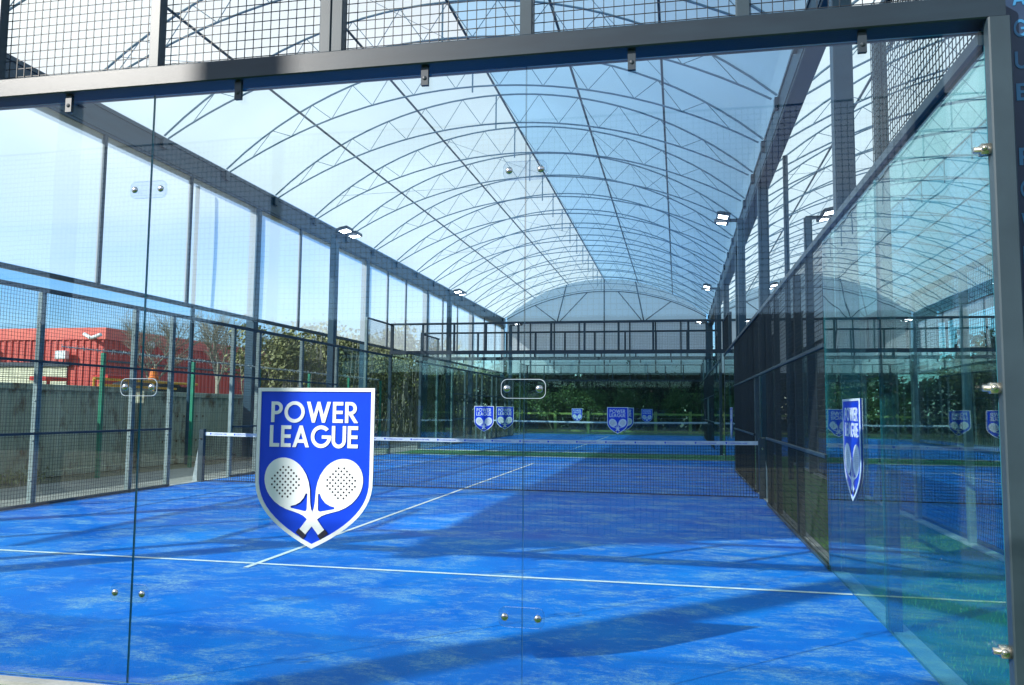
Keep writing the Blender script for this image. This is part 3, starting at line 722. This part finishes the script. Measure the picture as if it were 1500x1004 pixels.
# ------------------------------------------------------------------ container, fence, building, machine
def corrugated(x, y0, y1, z0, z1, pitch=.26, d=.045):
    vs = []; fs = []; y = y0; prof = []
    while y < y1-.001:
        for k, dd in ((0, 0), (.28, 0), (.5, d), (.78, d)): 
            yy = y+pitch*k
            if yy < y1: prof.append((yy, dd))
        y += pitch
    prof.append((y1, 0))
    for yy, dd in prof: vs += [(x-dd, yy, z0), (x-dd, yy, z1)]
    fs = [(2*i, 2*i+2, 2*i+3, 2*i+1) for i in range(len(prof)-1)]
    return vs, fs
def container(y0, y1, label, top):
    t = empty('steel_container', (0, 0, 0), label, 'container', 'low rusty containers beside the fence')
    x = -13.3
    vs, fs = corrugated(x, y0+.12, y1-.12, .12, top-.12)
    MB().add(vs, fs).build('wall', 'container', t)
    b = MB(); b.bbox(x-.08, x+.03, y0, y1, top-.12, top, .008); b.bbox(x-.08, x+.03, y0, y1, 0, .12, .008)
    b.bbox(x-.1, x+.035, y0, y0+.12, .12, top-.12); b.bbox(x-.1, x+.035, y1-.12, y1, .12, top-.12); b.build('frame', 'container', t)
    b = MB(); b.box(x-2.4, x-.081, y0, y1, .0, top-.03); b.build('body', 'container', t)
    b = MB()
    for k in range(7):
        for z in (.55, 1.15): b.sphere((x+.004, y0+.8+k*.27, z), .028, 8, 5, (.4, 1, 1))
    b.build('rust_spot', 'brown', t)
container(4.3, 12.3, 'mossy grey green corrugated container with rust stains, behind the two nearest mesh bays', 1.80)
container(12.7, 18.6, 'pale green corrugated container seen through the gate opening', 1.74)
container(19.2, 25.2, 'dark container farthest along the fence, beyond the gate opening', 1.6)

t = empty('mesh_fence', (0, 0, 0), 'green posted mesh fence with spiked topping in front of the containers', 'fence')
xf_ = -12.3
for y in (4.0, 7.2, 10.1, 13.1, 16.1, 19.1, 22.1, 25.1): MB().bbox(xf_-.035, xf_+.035, y-.035, y+.035, 0, 2.42, .004).build('post', 'greenp', t)
b = MB()
for i in range(int(21.1/.1)): b.rod((xf_+.04, 4+i*.1, .05), (xf_+.04, 4+i*.1, 2.35), .002, 3, caps=False)
for j in range(12): b.rod((xf_+.042, 4, .05+j*.2), (xf_+.042, 25.1, .05+j*.2), .0025, 3, caps=False)
b.build('mesh_panel', 'wire', t)
b = MB(); b.rod((xf_, 9, 2.46), (xf_, 25, 2.46), .012, 6)
for i in range(260):
    y = 9+i*16/260; a = random.uniform(0, 6.28); b.rod((xf_-.05*math.cos(a), y, 2.46-.05*math.sin(a)), (xf_+.05*math.cos(a), y, 2.46+.05*math.sin(a)), .004, 3)
b.build('spikes', 'galv', t)

bt = empty('warehouse', (0, 0, 0), 'red metal clad warehouse with cream roller shutter behind the containers', 'building')
bx0, bx1, by0, by1, bh = -66, -41.7, 47, 86, 7.0
b = MB(); vs = []; fs = []
def ribwall(p0, p1, out, z0, z1, pitch=.55, d=.09):
    p0 = Vector(p0); p1 = Vector(p1); L_ = (p1-p0).length; dr = (p1-p0)/L_; out = Vector(out); n = int(L_/pitch); pr = []
    for i in range(n):
        for k, dd in ((0, 0), (.6, 0), (.7, d), (.9, d)): pr.append(p0+dr*((i+k)*L_/n)+out*dd)
    pr.append(p1); vs = []
    for q in pr: vs += [(q.x, q.y, z0), (q.x, q.y, z1)]
    return vs, [(2*i, 2*i+2, 2*i+3, 2*i+1) for i in range(len(pr)-1)]
vs, fs = ribwall((bx0, by0, 0), (bx1, by0, 0), (0, -1, 0), 0, 6.15); b.add(vs, fs)
vs, fs = ribwall((bx1, by0, 0), (bx1, by1, 0), (1, 0, 0), 0, 6.15); b.add(vs, fs); b.build('wall', 'red', bt)
b = MB(); b.box(bx0, bx1+.14, by0-.14, by0+.2, 6.15, bh); b.box(bx1-.2, bx1+.14, by0+.2, by1, 6.15, bh); b.build('parapet', 'redtrim', bt)
MB().box(bx0, bx1-.2, by0+.2, by1, 6.2, 6.5).build('roof', 'felt', bt)
b = MB(); n = 26
for i in range(n): z0 = .1+i*4.1/n; b.add([(-52.5, by0-.16, z0), (-44.6, by0-.16, z0), (-44.6, by0-.21, z0+.09), (-52.5, by0-.21, z0+.09), (-44.6, by0-.16, z0+4.1/n), (-52.5, by0-.16, z0+4.1/n)], [(0, 1, 2, 3), (3, 2, 4, 5)])
b.build('shutter', 'cream', bt)
b = MB(); b.box(-52.8, -44.3, by0-.35, by0-.11, 4.2, 4.5); b.box(-52.8, -52.5, by0-.3, by0-.1, 0, 4.2); b.build('shutter_frame', 'dark', bt)
b = MB()
for z in (4.55, 5.3): b.box(bx1+.1, bx1+.16, by0+.2, by1, z, z+.12)
b.build('cladding_joint', 'dark', bt)
for i, (x, y, z, s, lb) in enumerate(((-42.3, 46.75, 6.2, 1, 'white security camera at the warehouse corner'), (-44.8, 46.8, 5.0, 1.2, 'square white floodlight on the red wall above the shutter'), (-41.45, 51.5, 6.1, 1.2, 'round white lamp on the shaded warehouse flank'), (-51.4, 46.7, 5.4, 1.3, 'white lamp over the far end of the shutter'))):
    t = empty('wall_light' if i else 'security_camera', (x, y, z), lb, 'wall light' if i else 'camera')
    b = MB()
    if i == 0:
        b.rod((-.7, -.3, .3), (0, -.5, 0), .13, 8); b.rod((.1, -.5, 0), (.9, -.6, .22), .13, 8); b.build('housing', 'white', t)
    elif i == 2: b.sphere((.2, 0, 0), .32, 12, 8); b.build('housing', 'white', t, True)
    else: b.bbox(-.35*s, .35*s, -.5, -.1, -.25*s, .25*s, .03); b.build('housing', 'white', t)
    MB().rod((0, -.1, 0), (0, .3 if i != 2 else -.1, -.05), .05, 6).build('bracket', 'dark', t)

t = empty('tipper_truck', (-17.5, 17.5, 0), 'machine with orange beacon, yellow rails and black cab roof behind the pale container', 'truck')
b = MB(); b.bbox(-1, 1, -1.6, 3.6, .55, 1.15, .03); b.build('chassis', 'yellow', t)
b = MB(); b.bbox(-.95, .95, .2, 2.0, 1.15, 2.0, .05); b.build('cab', 'glasswin', t)
b = MB(); b.sphere((0, 1.1, 2.0), 1, 16, 8, (1.0, 1.05, .22)); b.build('cab_roof', 'tyre', t, True)
b = MB(); b.rod((.95, -2.4, 2.12), (.95, 2.3, 2.10), .04, 8); b.rod((.95, -2.2, 1.95), (.95, 1.2, 1.93), .035, 8)
for y in (-2.4, -1, .1): b.rod((.95, y, 1.1), (.95, y, 2.1), .03, 6)
b.build('rail', 'yellow', t)
b = MB(); b.rod((.3, 1.0, 2.2), (.3, 1.0, 2.28), .15, 12); b.rod((.3, 1.0, 2.28), (.3, 1.0, 2.55), .13, 12, .10); b.build('beacon', 'orange', t)
b = MB(); b.bbox(.5, .98, -1.9, -.8, 2.13, 2.24, .02); b.bbox(.5, .98, -4.1, -3.4, 2.0, 2.1, .02); b.rod((.7, -3.7, .6), (.7, -3.7, 2.0), .04, 6); b.build('tool_box', 'redv', t)
for sx in (-1, 1):
    for y in (-1, 2.6): 
        b = MB(); b.rod((sx*.8, y, .5), (sx*1.08, y, .5), .5, 20); b.build('wheel', 'tyre', t)

t = empty('timber_fence', (0, 0, 0), 'pale yellow green post and rail timber fence beyond the last glass wall', 'fence')
xs = [-17+2.05*i for i in range(13)]
for x in xs: MB().bbox(x-.09, x+.09, 46.05, 46.2, 0, 1.34, .01).build('post', 'timber', t)
for z in (1.17, .12): MB().bbox(-17.2, 7.8, 46.2, 46.26, z-.06, z+.06, .008).build('rail', 'timber', t)

t = empty('garden_shed', (-11.6, 52, 0), 'brown timber shed half hidden under ivy beyond the timber fence', 'shed')
MB().box(-1.7, 1.7, -1, 1.4, 0, 2.2).build('wall', 'brown', t)
MB().add([(-1.9, -1.2, 2.15), (1.9, -1.2, 2.15), (1.9, 1.6, 2.15), (-1.9, 1.6, 2.15), (-1.9, .2, 2.75), (1.9, .2, 2.75)], [(0, 1, 5, 4), (2, 3, 4, 5), (0, 4, 3), (1, 2, 5), (0, 3, 2, 1)]).build('roof', 'felt', t)
MB().box(-.1, .9, -1.04, -1.002, .05, 1.95).build('door', 'felt', t)

# ------------------------------------------------------------------ trees
def tree_meshes(seed, h, spread, leaves, leaf=.11, trunk_r=.12, bare=False, low=.15, matl='leafm', matb='bark', dens=None):
    rnd = random.Random(seed); tb = MB(); tips = []
    def grow(p, d, L_, r_, lev):
        segs = 3; 
        for s in range(segs):
            d2 = (d+Vector((rnd.uniform(-.16, .16), rnd.uniform(-.16, .16), rnd.uniform(-.03, .12)))).normalized(); q = p+d2*(L_/segs); rr = r_*(1-.22*(s+1)/segs*1.2)
            tb.rod(p, q, r_*(1-.25*s/segs), 5 if lev else 7, max(.004, rr), caps=False)
            if lev < (4 if bare else 3) and (s > 0 or lev > 0):
                for _ in range(2 if lev < 2 else (3 if bare else 2)):
                    a = rnd.uniform(0, 6.28); e = rnd.uniform(.35, .95); nd = (d2*math.cos(e)+Vector((math.cos(a), math.sin(a), rnd.uniform(-.1, .5))).normalized()*math.sin(e)).normalized()
                    grow(q, nd, L_*rnd.uniform(.45, .68), rr*.55, lev+1)
            p = q; d = d2
            tips.append((p.copy(), lev))
    n0 = 1 if spread < 3 else 3
    for k in range(n0):
        grow(Vector((rnd.uniform(-.3, .3)*(n0 > 1), rnd.uniform(-.3, .3)*(n0 > 1), 0)), Vector((rnd.uniform(-.2, .2)*n0, rnd.uniform(-.2, .2)*n0, 1)).normalized(), h*.72, trunk_r, 0)
    lb = MB()
    if leaves:
        cl = [t_ for t_, lv in tips if lv >= 1 or t_.z > h*low]
        blobs = [(rnd.choice(cl), rnd.uniform(.35, .9)) for _ in range(max(12, leaves//70))]
        for i in range(leaves):
            c, rr = rnd.choice(blobs)
            o_ = Vector((rnd.gauss(0, .45), rnd.gauss(0, .45), rnd.gauss(0, .4)))*rr
            p = c+o_; 
            if p.z < .05: p.z = rnd.uniform(.05, .6)
            s = leaf*rnd.uniform(.6, 1.3); u = Vector((rnd.gauss(0, 1), rnd.gauss(0, 1), rnd.gauss(0, .7))).normalized(); v = u.orthogonal().normalized(); w_ = u.cross(v)
            lb.add([p-v*s, p+w_*s*.6, p+v*s, p-w_*s*.6], [(0, 1, 2, 3)])
    return tb, lb, matb, matl
def tree_kind(name, *a, **k):
    tb, lb, mb_, ml2 = tree_meshes(*a, **k)
    t = empty(name); tb.build('trunk', mb_, t)
    if lb.v: lb.build('crown', ml2, t)
    return t
def place(proto, spots, cat, group, labels):
    for i, (x, y, s, rz) in enumerate(spots):
        o = proto if i == 0 else copy_tree(proto)
        o.location = (x, y, 0); o.scale = (s, s, s); o.rotation_euler = (0, 0, rz); tag(o, labels[i] if i < len(labels) else labels[-1], cat, group)
dirs = ['behind the near container end', 'past the gate opening', 'beside the big shield sign', 'above the farthest container', 'below the white screens', 'near the second court corner', 'where the screens meet the end wall', 'at the back of the yard']
bare = tree_kind('bare_tree', 11, 4.5, 2, 0, trunk_r=.11, bare=True, matb='palebark')
place(bare, [(-31, 37, 1.15, 0), (-27, 38, 1.2, 2.1), (-24, 42, 1.1, 4.0), (-21, 37, .9, 1.0), (-19.5, 41, .85, 3.0)], 'tree', 'bare winter trees beyond the yard',
      ['bare winter tree over the red warehouse flank', 'taller bare winter tree beside the warehouse end', 'bare winter tree between warehouse and woodland', 'pale bare tree behind the farthest container', 'pale bare tree by the second court side mesh'])
ivy = tree_kind('ivy_tree', 23, 3.3, 2.2, 5200, leaf=.085, matl='leafl', matb='palebark', low=.05)
place(ivy, [(-16.2, 25.5, 1, 0), (-17.5, 29, 1.1, 1.3), (-15.6, 31.5, .95, 2.6), (-16.8, 35, 1.15, 3.9), (-15.2, 38.5, 1, 5.0), (-16.5, 42, 1.2, .6), (-18.5, 38, 1.3, 2.0), (-19.5, 45, 1.3, 4.4), (-15.5, 46, 1.1, 3.3)], 'tree', 'ivy covered scrub trees beside the courts',
      ['olive ivy covered tree %s' % d for d in dirs]+['olive ivy covered tree ending the row beside the timber fence', 'broad ivy covered tree behind the row of scrub trees'])
hedge = tree_kind('evergreen_tree', 37, 3.2, 3.5, 7500, leaf=.10, matl='leafd', matb='bark', low=.02)
hs = [(-13.5, 51, 1.1, 0), (-10.6, 54.5, 1.15, 1), (-8.2, 51.2, .95, 2), (-5.6, 52.2, 1.1, 3), (-3.0, 51.2, 1.1, 4), (-.4, 52, 1.15, 5), (2.2, 51, 1.05, .5), (4.8, 52, 1.1, 1.5), (7.6, 51.5, 1.1, 2.5), (-1.5, 55, 1.3, 3.5), (-7, 56, 1.35, 4.5), (3.2, 56, 1.3, 5.5), (-17, 53, 1.2, 2.2)]
hl = ['behind the shed', 'over the shed roof', 'with a sunlit flank behind the tiny sunlit shield sign', 'behind the fence next to the tiny shaded shield sign', 'in deep shade behind the middle of the far net', 'in deep shade towards the end of the far net', 'behind the corner of the second court', 'beyond the grass strip end',
      'behind the neighbouring courts', 'in the second rank behind the far net', 'in the second rank near the shed', 'in the second rank beyond the grass strip', 'at the corner of timber fence and woodland']
place(hedge, hs, 'tree', 'dark evergreens beyond the timber fence', ['dark evergreen '+s_ for s_ in hl])
sh = tree_kind('bush', 51, 2.2, 3.2, 4200, leaf=.07, matl='leafm', matb='bark', low=0, trunk_r=.05)
bs = [(-9.2, 48.6, .9, 0), (-6.9, 48.9, .95, 1.1), (-11.9, 48.8, .8, 2.5), (-4.3, 48.9, .9, 3.6), (-1.6, 48.8, .85, 4.2), (1.2, 48.9, .9, 5.2)]
place(sh, bs, 'bush', 'bushes along the timber fence', ['sunlit bush leaning over the fence in front of the shed', 'sunlit bush behind the fence post by the tiny sunlit shield sign', 'low bush at the shed door', 'shaded bush behind the fence near the tiny shaded shield sign', 'shaded bush behind the middle stretch of the fence', 'shaded bush behind the fence end by the grass strip'])
# weeds against the container
b = MB(); rnd = random.Random(3)
for i in range(700):
    x = -12.9+rnd.gauss(0, .16); y = rnd.choice((6.6, 7.4, 8.3, 8.9))+rnd.gauss(0, .28); z = abs(rnd.gauss(0, .1)); a = rnd.uniform(0, 6.28); s = rnd.uniform(.03, .08)
    b.add([(x, y, z), (x+s*math.cos(a), y+s*math.sin(a), z+.02), (x+.6*s*math.cos(a+1), y+.6*s*math.sin(a+1), z+s)], [(0, 1, 2)])
tag(b.build('weeds', 'leafl'), kind='stuff')

# woodland masses
def wood(name, x0, x1, y0, y1, h, n, leaf, mat, seed, stems=0):
    rnd = random.Random(seed); b = MB(); hts = [h*rnd.uniform(.72, 1.0) for _ in range(40)]
    for i in range(n):
        u = rnd.random(); x = x0+(x1-x0)*u if x1-x0 > y1-y0 else rnd.uniform(x0, x1); y = rnd.uniform(y0, y1) if x1-x0 > y1-y0 else y0+(y1-y0)*u
        k = u*38.999; hh = hts[int(k)]*(1-k % 1)+hts[int(k)+1]*(k % 1); z = hh*(1-rnd.random()**1.35)*rnd.uniform(.85, 1.05)
        s_ = leaf*rnd.uniform(.5, 1.4); u_ = Vector((rnd.gauss(0, 1), rnd.gauss(0, 1), rnd.gauss(0, .8))).normalized(); v = u_.orthogonal().normalized(); w_ = u_.cross(v); p = Vector((x, y, z))
        b.add([p-v*s_, p+w_*s_*.6, p+v*s_, p-w_*s_*.6], [(0, 1, 2, 3)])
    if stems:
        for i in range(stems):
            x = rnd.uniform(x0, x1); y = rnd.uniform(y0, y1); b.rod((x, y, 0), (x+rnd.uniform(-.5, .5), y+rnd.uniform(-.5, .5), h*rnd.uniform(.6, 1.1)), rnd.uniform(.02, .05), 5, .01, caps=False, mi=1)
    return tag(b.build(name, [mat, 'palebark']), kind='stuff')
wood('woodland', -34, 34, 57, 61, 4.7, 26000, .22, 'leafd', 5)
wood('thicket', -17.8, -14.6, 24, 47, 4.2, 11000, .075, 'leafl', 6, 520)
t = empty('backdrop', (0, 0, 0), 'long dark clad clubhouse behind the lens, added to darken reflections in the near glass', 'building')  # unseen block, added so the near glass mirrors something dark
MB().box(-45, 30, -34, -24, 0, 4.3).build('wall', 'clad', t)
MB().bbox(-45.3, 30.3, -34.3, -23.7, 4.3, 4.6, .03).build('roof', 'felt', t)
for i in range(9):
    x = -40+i*7.5; MB().box(x, x+3.2, -24.0, -23.96, .9, 2.3).build('window', 'glasswin', t)
wood('woodland', 16, 19, -5, 57, 6.5, 14000, .25, 'leafd', 9)
